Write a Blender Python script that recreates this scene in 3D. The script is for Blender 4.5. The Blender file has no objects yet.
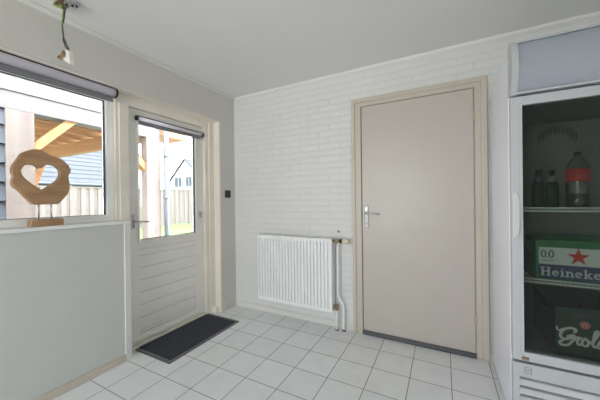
import bpy, bmesh, math, random
from mathutils import Vector, Matrix
random.seed(7)
SC = bpy.context.scene
C = SC.collection
PI = math.pi

# ------------------------------------------------------------------ materials
def nodes(name):
    m = bpy.data.materials.new(name); m.use_nodes = True
    nt = m.node_tree; b = nt.nodes['Principled BSDF']
    return m, nt, b

def mat(name, col, rough=0.5, metal=0.0, var=0.04, scale=6.0, bump=0.0, bscale=120.0, spec=0.5, coat=0.0):
    m, nt, b = nodes(name)
    N, L = nt.nodes, nt.links
    tc = N.new('ShaderNodeTexCoord')
    nz = N.new('ShaderNodeTexNoise'); nz.inputs['Scale'].default_value = scale; nz.inputs['Detail'].default_value = 4
    L.new(tc.outputs['Object'], nz.inputs['Vector'])
    cr = N.new('ShaderNodeValToRGB')
    cr.color_ramp.elements[0].position = 0.3; cr.color_ramp.elements[1].position = 0.7
    cr.color_ramp.elements[0].color = tuple(max(0, c * (1 - var)) for c in col) + (1,)
    cr.color_ramp.elements[1].color = tuple(min(1, c * (1 + var)) for c in col) + (1,)
    L.new(nz.outputs['Fac'], cr.inputs['Fac']); L.new(cr.outputs['Color'], b.inputs['Base Color'])
    b.inputs['Roughness'].default_value = rough; b.inputs['Metallic'].default_value = metal
    b.inputs['Specular IOR Level'].default_value = spec; b.inputs['Coat Weight'].default_value = coat
    if bump:
        n2 = N.new('ShaderNodeTexNoise'); n2.inputs['Scale'].default_value = bscale; n2.inputs['Detail'].default_value = 3
        L.new(tc.outputs['Object'], n2.inputs['Vector'])
        bp = N.new('ShaderNodeBump'); bp.inputs['Strength'].default_value = bump; bp.inputs['Distance'].default_value = 0.004
        L.new(n2.outputs['Fac'], bp.inputs['Height']); L.new(bp.outputs['Normal'], b.inputs['Normal'])
    return m

def wood(name, c1, c2, axis='Z', scale=14.0, rough=0.6, stretch=0.08):
    """timber with grain running along one axis"""
    m, nt, b = nodes(name); N, L = nt.nodes, nt.links
    tc = N.new('ShaderNodeTexCoord'); mp = N.new('ShaderNodeMapping')
    s = [1, 1, 1]; s['XYZ'.index(axis)] = stretch
    mp.inputs['Scale'].default_value = s
    L.new(tc.outputs['Object'], mp.inputs['Vector'])
    nz = N.new('ShaderNodeTexNoise'); nz.inputs['Scale'].default_value = scale; nz.inputs['Detail'].default_value = 3
    nz.inputs['Distortion'].default_value = 0.6
    L.new(mp.outputs['Vector'], nz.inputs['Vector'])
    cr = N.new('ShaderNodeValToRGB'); cr.color_ramp.elements[0].position = 0.32; cr.color_ramp.elements[1].position = 0.68
    cr.color_ramp.elements[0].color = c1 + (1,); cr.color_ramp.elements[1].color = c2 + (1,)
    L.new(nz.outputs['Fac'], cr.inputs['Fac'])
    # knots
    vo = N.new('ShaderNodeTexVoronoi'); vo.inputs['Scale'].default_value = 5.0
    mp2 = N.new('ShaderNodeMapping'); s2 = [1, 1, 1]; s2['XYZ'.index(axis)] = 0.5
    mp2.inputs['Scale'].default_value = s2
    L.new(tc.outputs['Object'], mp2.inputs['Vector']); L.new(mp2.outputs['Vector'], vo.inputs['Vector'])
    kr = N.new('ShaderNodeValToRGB'); kr.color_ramp.elements[0].position = 0.05; kr.color_ramp.elements[1].position = 0.11
    kr.color_ramp.elements[0].color = (0.42, 0.3, 0.22, 1); kr.color_ramp.elements[1].color = (1, 1, 1, 1)
    L.new(vo.outputs['Distance'], kr.inputs['Fac'])
    mx = N.new('ShaderNodeMixRGB'); mx.blend_type = 'MULTIPLY'; mx.inputs['Fac'].default_value = 1
    L.new(cr.outputs['Color'], mx.inputs['Color1']); L.new(kr.outputs['Color'], mx.inputs['Color2'])
    L.new(mx.outputs['Color'], b.inputs['Base Color'])
    b.inputs['Roughness'].default_value = rough
    return m

def glass(name, tint=(1, 1, 1), refl=1.0, haze=None):
    """thin sheet: see-through with the mirror reflection of a real pane"""
    m = bpy.data.materials.new(name); m.use_nodes = True; nt = m.node_tree; N, L = nt.nodes, nt.links
    N.clear(); out = N.new('ShaderNodeOutputMaterial')
    tr = N.new('ShaderNodeBsdfTransparent'); tr.inputs['Color'].default_value = tint + (1,)
    gl = N.new('ShaderNodeBsdfGlossy'); gl.inputs['Roughness'].default_value = 0.02
    fr = N.new('ShaderNodeFresnel'); fr.inputs['IOR'].default_value = 1.45
    mu = N.new('ShaderNodeMath'); mu.operation = 'MULTIPLY'; mu.inputs[1].default_value = refl; mu.use_clamp = True
    L.new(fr.outputs['Fac'], mu.inputs[0])
    mx = N.new('ShaderNodeMixShader'); L.new(mu.outputs[0], mx.inputs['Fac'])
    L.new(tr.outputs[0], mx.inputs[1]); L.new(gl.outputs[0], mx.inputs[2])
    last = mx
    if haze:
        df = N.new('ShaderNodeBsdfDiffuse'); df.inputs['Color'].default_value = haze[1] + (1,)
        m2 = N.new('ShaderNodeMixShader'); m2.inputs['Fac'].default_value = haze[0]
        L.new(mx.outputs[0], m2.inputs[1]); L.new(df.outputs[0], m2.inputs[2]); last = m2
    L.new(last.outputs[0], out.inputs['Surface'])
    return m

T = 0.2561; TX, TY = -1.7575, 2.532
def tile_mat():
    m, nt, b = nodes('white_floor_tile'); N, L = nt.nodes, nt.links
    tc = N.new('ShaderNodeTexCoord'); mp = N.new('ShaderNodeMapping')
    mp.inputs['Location'].default_value = (-TX + 20 * T - 0.0023, -TY + 40 * T - 0.0023, 0)
    L.new(tc.outputs['Object'], mp.inputs['Vector'])
    br = N.new('ShaderNodeTexBrick'); br.offset = 0; br.squash = 1
    br.inputs['Scale'].default_value = 1; br.inputs['Brick Width'].default_value = T; br.inputs['Row Height'].default_value = T
    br.inputs['Mortar Size'].default_value = 0.0026; br.inputs['Mortar Smooth'].default_value = 0.15
    br.inputs['Color1'].default_value = (0.80, 0.81, 0.815, 1); br.inputs['Color2'].default_value = (0.77, 0.78, 0.785, 1)
    br.inputs['Mortar'].default_value = (0.215, 0.205, 0.19, 1)
    L.new(mp.outputs['Vector'], br.inputs['Vector'])
    nz = N.new('ShaderNodeTexNoise'); nz.inputs['Scale'].default_value = 9; nz.inputs['Detail'].default_value = 5
    L.new(tc.outputs['Object'], nz.inputs['Vector'])
    cr = N.new('ShaderNodeValToRGB'); cr.color_ramp.elements[0].color = (0.9, 0.9, 0.9, 1); cr.color_ramp.elements[1].color = (1.06, 1.06, 1.06, 1)
    L.new(nz.outputs['Fac'], cr.inputs['Fac'])
    mx = N.new('ShaderNodeMixRGB'); mx.blend_type = 'MULTIPLY'; mx.inputs['Fac'].default_value = 1
    L.new(br.outputs['Color'], mx.inputs['Color1']); L.new(cr.outputs['Color'], mx.inputs['Color2'])
    L.new(mx.outputs['Color'], b.inputs['Base Color'])
    mr = N.new('ShaderNodeMapRange'); mr.inputs['To Min'].default_value = 0.32; mr.inputs['To Max'].default_value = 0.8
    L.new(br.outputs['Fac'], mr.inputs['Value']); L.new(mr.outputs[0], b.inputs['Roughness'])
    bp = N.new('ShaderNodeBump'); bp.invert = True; bp.inputs['Strength'].default_value = 0.5; bp.inputs['Distance'].default_value = 0.002
    L.new(br.outputs['Fac'], bp.inputs['Height']); L.new(bp.outputs['Normal'], b.inputs['Normal'])
    return m

def brick_mat():
    m, nt, b = nodes('white_painted_brick'); N, L = nt.nodes, nt.links
    tc = N.new('ShaderNodeTexCoord'); sp = N.new('ShaderNodeSeparateXYZ'); cb = N.new('ShaderNodeCombineXYZ')
    L.new(tc.outputs['Object'], sp.inputs[0]); L.new(sp.outputs['X'], cb.inputs['X']); L.new(sp.outputs['Z'], cb.inputs['Y'])
    wn = N.new('ShaderNodeTexNoise'); wn.inputs['Scale'].default_value = 7
    L.new(cb.outputs[0], wn.inputs['Vector'])
    va = N.new('ShaderNodeVectorMath'); va.operation = 'MULTIPLY_ADD'; va.inputs[1].default_value = (0.022, 0.018, 0); 
    L.new(wn.outputs['Color'], va.inputs[0]); L.new(cb.outputs[0], va.inputs[2])
    mp = N.new('ShaderNodeMapping'); mp.inputs['Location'].default_value = (10, 10, 0); L.new(va.outputs[0], mp.inputs['Vector'])
    br = N.new('ShaderNodeTexBrick'); br.inputs['Scale'].default_value = 1
    br.inputs['Brick Width'].default_value = 0.22; br.inputs['Row Height'].default_value = 0.0625
    br.inputs['Mortar Size'].default_value = 0.006; br.inputs['Mortar Smooth'].default_value = 0.6
    br.inputs['Color1'].default_value = (0.72, 0.72, 0.71, 1); br.inputs['Color2'].default_value = (0.70, 0.70, 0.69, 1)
    br.inputs['Mortar'].default_value = (0.70, 0.70, 0.69, 1)
    L.new(mp.outputs[0], br.inputs['Vector']); L.new(br.outputs['Color'], b.inputs['Base Color'])
    nz = N.new('ShaderNodeTexNoise'); nz.inputs['Scale'].default_value = 60; nz.inputs['Detail'].default_value = 5
    L.new(tc.outputs['Object'], nz.inputs['Vector'])
    n3 = N.new('ShaderNodeTexNoise'); n3.inputs['Scale'].default_value = 11; n3.inputs['Detail'].default_value = 2
    L.new(tc.outputs['Object'], n3.inputs['Vector'])
    m3 = N.new('ShaderNodeMath'); m3.operation = 'MULTIPLY_ADD'; m3.inputs[1].default_value = 0.9
    L.new(n3.outputs['Fac'], m3.inputs[0])
    m1 = N.new('ShaderNodeMath'); m1.operation = 'MULTIPLY_ADD'; m1.inputs[1].default_value = 0.3
    L.new(nz.outputs['Fac'], m1.inputs[0]); L.new(m3.outputs[0], m1.inputs[2])
    m2 = N.new('ShaderNodeMath'); m2.operation = 'SUBTRACT'; m2.inputs[0].default_value = 1.0
    L.new(br.outputs['Fac'], m2.inputs[1]); L.new(m2.outputs[0], m3.inputs[2])
    bp = N.new('ShaderNodeBump'); bp.inputs['Strength'].default_value = 0.6; bp.inputs['Distance'].default_value = 0.0036
    L.new(m1.outputs[0], bp.inputs['Height']); L.new(bp.outputs['Normal'], b.inputs['Normal'])
    b.inputs['Roughness'].default_value = 0.6
    return m

M = dict(
    tile=tile_mat(), brick=brick_mat(),
    plaster=mat('warm_grey_plaster', (0.62, 0.605, 0.56), 0.75, var=0.012, bump=0.15, bscale=90),
    ceil=mat('white_ceiling', (0.78, 0.775, 0.76), 0.85, var=0.008, bump=0.1, bscale=140),
    coving=mat('pale_grey_coving_paint', (0.70, 0.69, 0.66), 0.6, var=0.01),
    panel=mat('pale_grey_board', (0.58, 0.58, 0.56), 0.5, var=0.012),
    cream=mat('cream_gloss_paint', (0.80, 0.75, 0.665), 0.4),
    beige=mat('beige_door_paint', (0.515, 0.475, 0.425), 0.38, var=0.02),
    beigeframe=mat('beige_frame_paint', (0.555, 0.50, 0.425), 0.4, var=0.02),
    leaf=mat('light_beige_door_paint', (0.82, 0.80, 0.755), 0.4, var=0.02),
    white=mat('white_gloss_paint', (0.82, 0.82, 0.81), 0.32, var=0.015),
    whitewin=mat('white_window_paint', (0.93, 0.925, 0.905), 0.32, var=0.015),
    rad=mat('white_radiator_enamel', (0.86, 0.865, 0.87), 0.3, var=0.01),
    alu=mat('lilac_grey_aluminium', (0.84, 0.81, 0.90), 0.25, 0.0, var=0.02),
    fabric=mat('charcoal_blind_fabric', (0.20, 0.20, 0.215), 0.8, bump=0.2, bscale=400),
    black=mat('black_plastic', (0.018, 0.018, 0.02), 0.35),
    dark=mat('dark_grey_strip', (0.085, 0.087, 0.1), 0.45),
    rubber=mat('dark_glazing_gasket', (0.08, 0.085, 0.1), 0.6),
    chrome=mat('brushed_steel', (0.55, 0.55, 0.55), 0.35, 0.8, var=0.03),
    steel2=mat('satin_aluminium', (0.42, 0.42, 0.42), 0.45, 0.5, var=0.03),
    brass=mat('tarnished_brass', (0.34, 0.24, 0.13), 0.4, 0.8, var=0.15, scale=40),
    ivory=mat('ivory_plastic', (0.75, 0.68, 0.52), 0.4),
    carpet=mat('charcoal_mat_pile', (0.036, 0.038, 0.052), 0.95, var=0.35, scale=90, bump=0.8, bscale=500),
    matedge=mat('grey_mat_edging', (0.16, 0.165, 0.185), 0.6),
    fridge=mat('white_fridge_steel', (0.84, 0.845, 0.93), 0.35, var=0.015),
    fridgeframe=mat('pale_grey_fridge_door', (0.47, 0.485, 0.51), 0.35, var=0.015),
    handlew=mat('pale_handle_plastic', (0.56, 0.57, 0.585), 0.35, var=0.01),
    sign=mat('blue_grey_blank_sign', (0.34, 0.365, 0.42), 0.35, var=0.02),
    liner=mat('shade_grey_fridge_liner', (0.30, 0.305, 0.29), 0.5, var=0.03),  # liner is white; its unlit look is put into this grey
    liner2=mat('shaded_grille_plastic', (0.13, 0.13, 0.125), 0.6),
    shelfw=mat('white_coated_wire', (0.85, 0.88, 0.87), 0.3),
    slot=mat('painted_recess_shade', (0.07, 0.07, 0.08), 0.7),  # shade inside the louvres and crate grip, put in as dark colour
    glass=glass('clear_window_glass', (0.97, 0.98, 0.98)),
    fglass=glass('grey_green_fridge_glass', (0.68, 0.71, 0.685), 0.35, (0.012, (0.6, 0.62, 0.6))),
    bottle=mat('dark_green_bottle_glass', (0.010, 0.055, 0.014), 0.3, var=0.1, spec=0.15),
    pet=glass('clear_plastic_bottle', (0.84, 0.86, 0.86), 1.5, (0.10, (0.62, 0.64, 0.64))),
    cola=mat('dark_cola', (0.02, 0.012, 0.01), 0.15),
    red=mat('red_label', (0.80, 0.05, 0.045), 0.45),
    redcap=mat('dark_cap', (0.06, 0.035, 0.035), 0.4),
    greencrate=mat('bright_green_crate_plastic', (0.025, 0.20, 0.055), 0.4, var=0.06),
    darkcrate=mat('dark_green_crate_plastic', (0.022, 0.062, 0.040), 0.45, var=0.08),
    label=mat('white_print', (0.80, 0.82, 0.80), 0.5, var=0.02),
    navy=mat('navy_print', (0.05, 0.075, 0.17), 0.5, var=0.02),
    star=mat('red_print', (0.75, 0.06, 0.04), 0.5, var=0.02),
    palered=mat('faded_red_emblem', (0.72, 0.16, 0.14), 0.5, var=0.04),
    neck=mat('pale_neck_label', (0.30, 0.34, 0.33), 0.5),
    neckblue=mat('blue_neck_label', (0.12, 0.19, 0.30), 0.5),
    sculpt=wood('carved_brown_wood', (0.31, 0.175, 0.088), (0.44, 0.27, 0.14), 'Y', 22, 0.55, 0.25),
    timber=wood('new_orange_timber', (0.306, 0.145, 0.051), (0.408, 0.221, 0.089), 'Y', 10, 0.6),
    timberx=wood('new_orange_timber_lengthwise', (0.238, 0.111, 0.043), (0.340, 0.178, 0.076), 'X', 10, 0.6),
    post=wood('pale_pink_timber', (0.140, 0.108, 0.095), (0.189, 0.158, 0.140), 'Z', 12, 0.65),
    fascia=wood('whitewashed_fascia', (0.122, 0.111, 0.107), (0.148, 0.138, 0.135), 'Y', 14, 0.6),
    fence=wood('pale_fence_board', (0.092, 0.074, 0.066), (0.119, 0.102, 0.096), 'Z', 10, 0.75),
    siding=mat('blue_grey_siding', (0.055, 0.062, 0.080), 0.55, var=0.06),
    zinc=mat('pale_zinc_pipe', (0.105, 0.120, 0.139), 0.4, 0.1, var=0.04),
    grass=mat('green_grass', (0.061, 0.115, 0.014), 0.9, var=0.3, scale=3, bump=0.6, bscale=60),
    paving=mat('grey_paving', (0.136, 0.132, 0.128), 0.85, var=0.08, scale=3),
    rooftile=mat('grey_roof_tile', (0.045, 0.048, 0.055), 0.8, spec=0.2, var=0.10, scale=4),
    housew=mat('white_house_wall', (0.204, 0.201, 0.196), 0.8),
    houseb=mat('grey_brick_house_wall', (0.15, 0.14, 0.13), 0.8),
    winblue=mat('blue_grey_window_glass', (0.024, 0.033, 0.048), 0.4, spec=0.1),
    green=mat('green_yellow_wire', (0.30, 0.42, 0.08), 0.45, var=0.5, scale=60),
    blackwire=mat('dark_grey_wire', (0.07, 0.08, 0.075), 0.45),
    block=mat('translucent_white_terminal', (0.82, 0.80, 0.74), 0.4),
)

# ------------------------------------------------------------------ mesh tools
class MB:
    def __init__(s): s.bm = bmesh.new(); s.k = 0
    def box(s, x0, x1, y0, y1, z0, z1, bev=0.0):
        e = (s.k % 6) * 0.00015; s.k += 1          # no two faces of one frame lie in exactly one plane
        if min(x1 - x0, y1 - y0, z1 - z0) > 0.004: x0 += e; x1 -= e; y0 += e; y1 -= e; z0 += e; z1 -= e
        r = bmesh.ops.create_cube(s.bm, size=1)
        vs = r['verts']
        for v in vs:
            v.co = Vector(((x0 + x1) / 2 + v.co.x * (x1 - x0), (y0 + y1) / 2 + v.co.y * (y1 - y0), (z0 + z1) / 2 + v.co.z * (z1 - z0)))
        if bev:
            es = set(e for v in vs for e in v.link_edges)
            bmesh.ops.bevel(s.bm, geom=list(es), offset=bev, segments=2, affect='EDGES', profile=0.5)
        return s
    def prism(s, pts, axis, a, b):
        """pts: outline in the two other axes (in XYZ order)"""
        def P(p, t):
            q = [p[0], p[1]]; q.insert(axis, t); return q
        A = [s.bm.verts.new(P(p, a)) for p in pts]; B = [s.bm.verts.new(P(p, b)) for p in pts]
        n = len(pts)
        s.bm.faces.new(A); s.bm.faces.new(B[::-1])
        for i in range(n): s.bm.faces.new((A[i], B[i], B[(i + 1) % n], A[(i + 1) % n]))
        return s
    def bar(s, p, q, w, h, up=(0, 0, 1)):
        """square bar from p to q"""
        p, q = Vector(p), Vector(q); d = (q - p); L = d.length; d.normalize()
        u = Vector(up); x = d.cross(u).normalized(); z = x.cross(d).normalized()
        r = bmesh.ops.create_cube(s.bm, size=1)
        for v in r['verts']:
            c = v.co.copy(); v.co = p + d * (c.y + 0.5) * L + x * c.x * w + z * c.z * h
        return s
    def tube(s, pts, r, n=10, caps=True):
        pts = [Vector(p) for p in pts]; rings = []
        prev = None
        for i, p in enumerate(pts):
            if i == 0: d = pts[1] - pts[0]
            elif i == len(pts) - 1: d = pts[-1] - pts[-2]
            else: d = (pts[i + 1] - p).normalized() + (p - pts[i - 1]).normalized()
            d.normalize()
            if prev is None:
                u = Vector((0, 0, 1)) if abs(d.z) < 0.9 else Vector((1, 0, 0))
                x = d.cross(u).normalized()
            else:
                x = (prev - d * prev.dot(d)).normalized()
            prev = x; y = d.cross(x)
            rr = r[i] if isinstance(r, (list, tuple)) else r
            rings.append([s.bm.verts.new(p + (x * math.cos(2 * PI * k / n) + y * math.sin(2 * PI * k / n)) * rr) for k in range(n)])
        for a, b in zip(rings, rings[1:]):
            for k in range(n):
                f = s.bm.faces.new((a[k], a[(k + 1) % n], b[(k + 1) % n], b[k])); f.smooth = True
        if caps:
            s.bm.faces.new(rings[0][::-1]); s.bm.faces.new(rings[-1])
        return s
    def lathe(s, prof, cx=0, cy=0, cz=0, n=24):
        rings = []
        for r, z in prof:
            rings.append([s.bm.verts.new((cx + r * math.cos(2 * PI * k / n), cy + r * math.sin(2 * PI * k / n), cz + z)) for k in range(n)])
        for a, b in zip(rings, rings[1:]):
            for k in range(n):
                f = s.bm.faces.new((a[k], a[(k + 1) % n], b[(k + 1) % n], b[k])); f.smooth = True
        s.bm.faces.new(rings[0][::-1]); s.bm.faces.new(rings[-1])
        return s
    def build(s, name, material, parent=None, origin=None, bevel=0.0):
        bm = s.bm
        bmesh.ops.recalc_face_normals(bm, faces=bm.faces[:])
        if parent is not None: org = Vector(parent['_o'])
        elif origin is not None: org = Vector(origin)
        else: org = Vector((0, 0, 0))
        bmesh.ops.translate(bm, verts=bm.verts[:], vec=-org)
        me = bpy.data.meshes.new(name); bm.to_mesh(me); bm.free()
        me.materials.append(material)
        o = bpy.data.objects.new(name, me); C.objects.link(o)
        if parent is not None: o.parent = parent
        else: o.location = org
        o['_o'] = tuple(org)
        if bevel:
            md = o.modifiers.new('soft_edges', 'BEVEL'); md.width = bevel; md.segments = 2; md.limit_method = 'ANGLE'
        return o

def thing(name, loc, label, cat, group=None):
    o = bpy.data.objects.new(name, None); C.objects.link(o); o.location = loc; o['_o'] = tuple(loc)
    o['label'] = label; o['category'] = cat
    if group: o['group'] = group
    return o
def tag(o, label, cat, group=None, kind=None):
    o['label'] = label; o['category'] = cat
    if group: o['group'] = group
    if kind: o['kind'] = kind
    return o
def st(o, label=None, cat=None):
    o['kind'] = 'structure'
    if label: o['label'] = label
    if cat: o['category'] = cat
    return o
def copy_tree(o, parent=None):
    c = o.copy(); C.objects.link(c); c.parent = parent
    for ch in list(o.children): copy_tree(ch, c)
    return c
def catmull(P, n=6, closed=True):
    out = []; N = len(P)
    rng = range(N) if closed else range(N - 1)
    for i in rng:
        if closed: a, b, c, d = P[i - 1], P[i], P[(i + 1) % N], P[(i + 2) % N]
        else: a, b, c, d = P[max(i - 1, 0)], P[i], P[i + 1], P[min(i + 2, N - 1)]
        for k in range(n):
            t = k / n
            out.append(tuple(0.5 * (2 * b[j] + (c[j] - a[j]) * t + (2 * a[j] - 5 * b[j] + 4 * c[j] - d[j]) * t * t + (3 * b[j] - a[j] - 3 * c[j] + d[j]) * t ** 3) for j in range(len(b))))
    if not closed: out.append(tuple(P[-1]))
    return out

XL, YB, HZ = -2.203, 2.522, 2.46
XR, YR = 1.30, -2.60
OX = -2.46                                     # outer face of the left wall
YD = 2.285                                     # right edge of the window/door opening
ZO = 2.136                                     # top of that opening
WY0 = -2.30                                    # left edge of the window opening, widened out of view for more daylight

# ------------------------------------------------------------------ the room
st(MB().box(OX, XR + 0.2, YR - 0.2, YB + 0.2, -0.1, 0).build('floor', M['tile']), 'white square floor tiles laid in a straight grid', 'floor')
st(MB().box(OX - 0.1, XR + 0.2, YR - 0.2, YB + 0.2, HZ, HZ + 0.25).build('ceiling', M['ceil']), 'plain white ceiling', 'ceiling')
w = MB()
w.box(OX, XL, YR, WY0, 0, HZ); w.box(OX, XL, WY0, YD, ZO, HZ)
w.box(OX, XL, YD, YB + 0.2, 0, HZ)
w.box(OX, XL - 0.03, WY0, 1.29, 0, 1.072)
st(w.build('wall_left', M['plaster']), 'smooth grey plaster wall around the window and garden door', 'wall')
st(MB().box(XL - 0.01, XR + 0.2, YB, YB + 0.2, 0, HZ).build('wall_back', M['brick']), 'white painted brick wall behind the radiator', 'wall')
st(MB().box(XR, XR + 0.2, YR, YB, 0, HZ).build('wall_right', M['ceil']), 'plaster wall beside the fridge', 'wall')
w = MB()
RWX0, RWX1, RWZ0, RWZ1 = -2.1, -0.45, 0.45, 2.15
w.box(OX, RWX0, YR - 0.2, YR, 0, HZ); w.box(RWX1, XR + 0.2, YR - 0.2, YR, 0, HZ)
w.box(RWX0, RWX1, YR - 0.2, YR, 0, RWZ0); w.box(RWX0, RWX1, YR - 0.2, YR, RWZ1, HZ)
st(w.build('wall_rear', M['ceil']), 'plaster wall behind the viewer', 'wall')
rw = MB()  # unseen window, added behind the camera to light the room
for x in (RWX0, (RWX0 + RWX1) / 2 - 0.03, RWX1 - 0.06): rw.box(x, x + 0.06, YR - 0.12, YR - 0.06, RWZ0, RWZ1)
rw.box(RWX0, RWX1, YR - 0.12, YR - 0.06, RWZ0, RWZ0 + 0.06); rw.box(RWX0, RWX1, YR - 0.12, YR - 0.06, RWZ1 - 0.06, RWZ1)
rwo = st(rw.build('added_window', M['whitewin']), 'added white framed window in the unseen rear wall to brighten the room', 'window')
MB().box(RWX0 + 0.05, RWX1 - 0.05, YR - 0.095, YR - 0.089, RWZ0 + 0.05, RWZ1 - 0.05).build('pane', M['glass'], rwo)

# coving along the ceiling
cv = [(XL, HZ - 0.024), (XL + 0.012, HZ - 0.022), (XL + 0.030, HZ - 0.012), (XL + 0.032, HZ - 0.004), (XL + 0.026, HZ - 0.004), (XL + 0.026, HZ), (XL, HZ)]
st(MB().prism([(p[0], p[1]) for p in cv], 1, YR, YB).build('trim_1', M['coving']), 'slim white coving along the left wall', 'trim')
cv = [(YB, HZ - 0.022), (YB - 0.012, HZ - 0.018), (YB - 0.018, HZ - 0.008), (YB - 0.02, HZ), (YB, HZ)]
st(MB().prism(cv, 0, XL, XR).build('trim_2', M['ceil']), 'thin coving bead along the brick wall', 'trim')
# baseboards
b = MB(); b.box(XL, -0.757, YB - 0.014, YB, 0, 0.055, 0.003); b.box(XL, -0.757, YB - 0.006, YB, 0.055, 0.064)
st(b.build('baseboard_back', M['coving']), 'low cream baseboard under the radiator', 'baseboard')
b = MB(); b.box(0.303, XR, YB - 0.014, YB, 0, 0.055, 0.003)
st(b.build('baseboard_back', M['coving']), 'short baseboard right of the interior door behind the fridge', 'baseboard')
b = MB(); b.box(XL, XL + 0.008, YD, YB - 0.016, 0, 0.05, 0.002)
st(b.build('baseboard_left', M['plaster']), 'low baseboard between garden door and corner', 'baseboard')
# board panelling under the window
pn = MB(); pn.box(XL - 0.03, XL - 0.012, WY0, 1.25, 0.0, 1.075)
st(pn.build('trim_3', M['panel']), 'pale grey board panel below the window sill', 'panelling')
pn = MB(); pn.box(XL - 0.03, XL - 0.002, 1.245, 1.29, 0, 1.075, 0.003)
st(pn.build('trim_4', M['coving']), 'upright edging strip at the end of the panel beside the door', 'trim')
pn = MB(); pn.box(XL - 0.012, XL + 0.004, WY0, 1.245, 0, 0.052, 0.003)
st(pn.build('baseboard_panel', M['beigeframe']), 'cream baseboard at the foot of the window panel', 'baseboard')
sl = MB(); sl.box(XL - 0.135, XL + 0.006, WY0, 1.296, 1.075, 1.099, 0.004)
st(sl.build('trim_5', M['white']), 'white window sill carrying the wooden heart sculpture', 'sill')

# ------------------------------------------------------------------ outer frame around window and door
FX = -2.30                                     # front of the fixed frame
f = MB()
f.box(-2.42, FX, 1.2455, YD, 2.045, ZO)                        # head
f.box(-2.42, FX, WY0, 1.2445, 2.092, ZO)
f.box(FX, FX + 0.012, WY0, YD, 2.105, ZO, 0.002)
f.box(-2.42, FX - 0.012, 1.245, 1.350, 0.0, ZO)               # post between window and door
f.box(FX - 0.014, FX, 1.27, 1.345, 0.0, 2.05, 0.003)
f.box(-2.42, FX, 2.157, YD, 0.0, ZO)                          # right jamb
f.box(FX, FX + 0.014, 2.205, YD, 0.0, ZO, 0.003)
f.box(FX - 0.02, XL - 0.002, YD - 0.012, YD, 0.0, ZO - 0.002, 0.002)        # reveal lining
f.box(FX - 0.02, XL - 0.002, WY0, YD - 0.012, ZO - 0.012, ZO - 0.001, 0.002)
st(f.build('trim_6', M['cream']), 'cream timber frame around window and garden door', 'frame')
pb = MB().box(FX, -2.235, 2.225, YD - 0.002, 0, 0.06, 0.003)
st(pb.build('trim_7', M['cream']), 'small cream plinth block at the foot of the door jamb', 'trim')
th = MB(); th.box(-2.46, -2.30, 1.350, 2.157, 0, 0.022)
st(th.build('trim_8', M['cream']), 'door sill of the garden door', 'sill')

# window_1
wf = MB()
XP = -2.335
wf.box(-2.40, XP, WY0, WY0 + 0.06, 1.10, 2.092)
wf.box(-2.40, XP, 1.190, 1.243, 1.10, 2.092, 0.003)
wf.box(-2.40, XP, WY0, 1.243, 1.085, 1.146, 0.003)
wf.box(-2.40, XP, WY0, 1.243, 2.045, 2.092, 0.003)
win = st(wf.build('window_1', M['whitewin']), 'white framed window looking out on the timber canopy', 'window')
MB().box(-2.378, -2.372, WY0 + 0.06, 1.190, 1.146, 2.046).build('pane', M['glass'], win)
g = MB()
g.box(-2.372, -2.356, 1.182, 1.190, 1.146, 2.046); g.box(-2.372, -2.356, WY0 + 0.06, 1.190, 1.146, 1.149); g.box(-2.372, -2.356, WY0 + 0.06, 1.190, 2.041, 2.046)
g.build('glazing_gasket', M['rubber'], win)

# door_1 (garden door)
DY0, DY1, DZ0, DZ1 = 1.352, 2.155, 0.026, 2.042
GY0, GY1, GZ0, GZ1 = 1.440, 2.050, 0.912, 1.945
DF, DB = -2.335, -2.385
d = MB()
d.box(DB, DF, DY0, GY0, DZ0, DZ1, 0.003); d.box(DB, DF, GY1, DY1, DZ0, DZ1, 0.003)
d.box(DB, DF, GY0 - 0.001, GY1 + 0.001, GZ1, DZ1, 0.003); d.box(DB, DF, GY0 - 0.001, GY1 + 0.001, 0.835, GZ0, 0.003)
d.box(DB, DF, GY0 - 0.001, GY1 + 0.001, DZ0, 0.10, 0.003)
d.box(DF, DF + 0.016, GY0 - 0.01, GY1 + 0.01, GZ0 - 0.025, GZ0, 0.003)
door = st(d.build('door_1', M['leaf']), 'light beige half glazed garden door with boarded lower panel', 'door')
pl = MB()
zs = [0.10, 0.130, 0.240, 0.350, 0.457, 0.567, 0.674, 0.780, 0.835]
for a, b_ in zip(zs, zs[1:]):
    pl.box(DB + 0.01, DF - 0.004, GY0, GY1, a + 0.0035, b_ - 0.0035, 0.002)
pl.box(DB + 0.006, DF - 0.014, GY0, GY1, 0.10, 0.835)
pl.build('board_panel', M['leaf'], door)
MB().box(-2.363, -2.357, GY0, GY1, GZ0, GZ1).build('pane', M['glass'], door)
g = MB(); g.box(-2.357, -2.342, GY1 - 0.008, GY1, GZ0, GZ1); g.box(-2.357, -2.342, GY0, GY1, GZ0, GZ0 + 0.004)
g.build('glazing_gasket', M['rubber'], door)
g = MB(); g.box(DF, DF + 0.012, GY0 - 0.012, GY0, GZ0, GZ1, 0.002); g.box(DF, DF + 0.012, GY1, GY1 + 0.012, GZ0, GZ1, 0.002)
g.build('glazing_bead', M['white'], door)
wb = MB().box(DF, DF + 0.018, DY0 + 0.01, DY1 - 0.01, 0.048, 0.062, 0.003)
wb.build('weather_strip', M['leaf'], door)
h = MB(); h.box(DF, DF + 0.008, 1.374, 1.402, 1.015, 1.135, 0.003)
hp = h.build('lock_plate', M['chrome'], door)
MB().tube([(DF + 0.005, 1.386, 1.078), (DF + 0.045, 1.386, 1.078), (DF + 0.052, 1.398, 1.077), (DF + 0.052, 1.50, 1.071)], 0.0065).build('door_handle', M['chrome'], hp)
MB().tube([(DF + 0.006, 1.388, 1.040), (DF + 0.011, 1.388, 1.040)], 0.006).build('keyhole', M['black'], hp)
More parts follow.
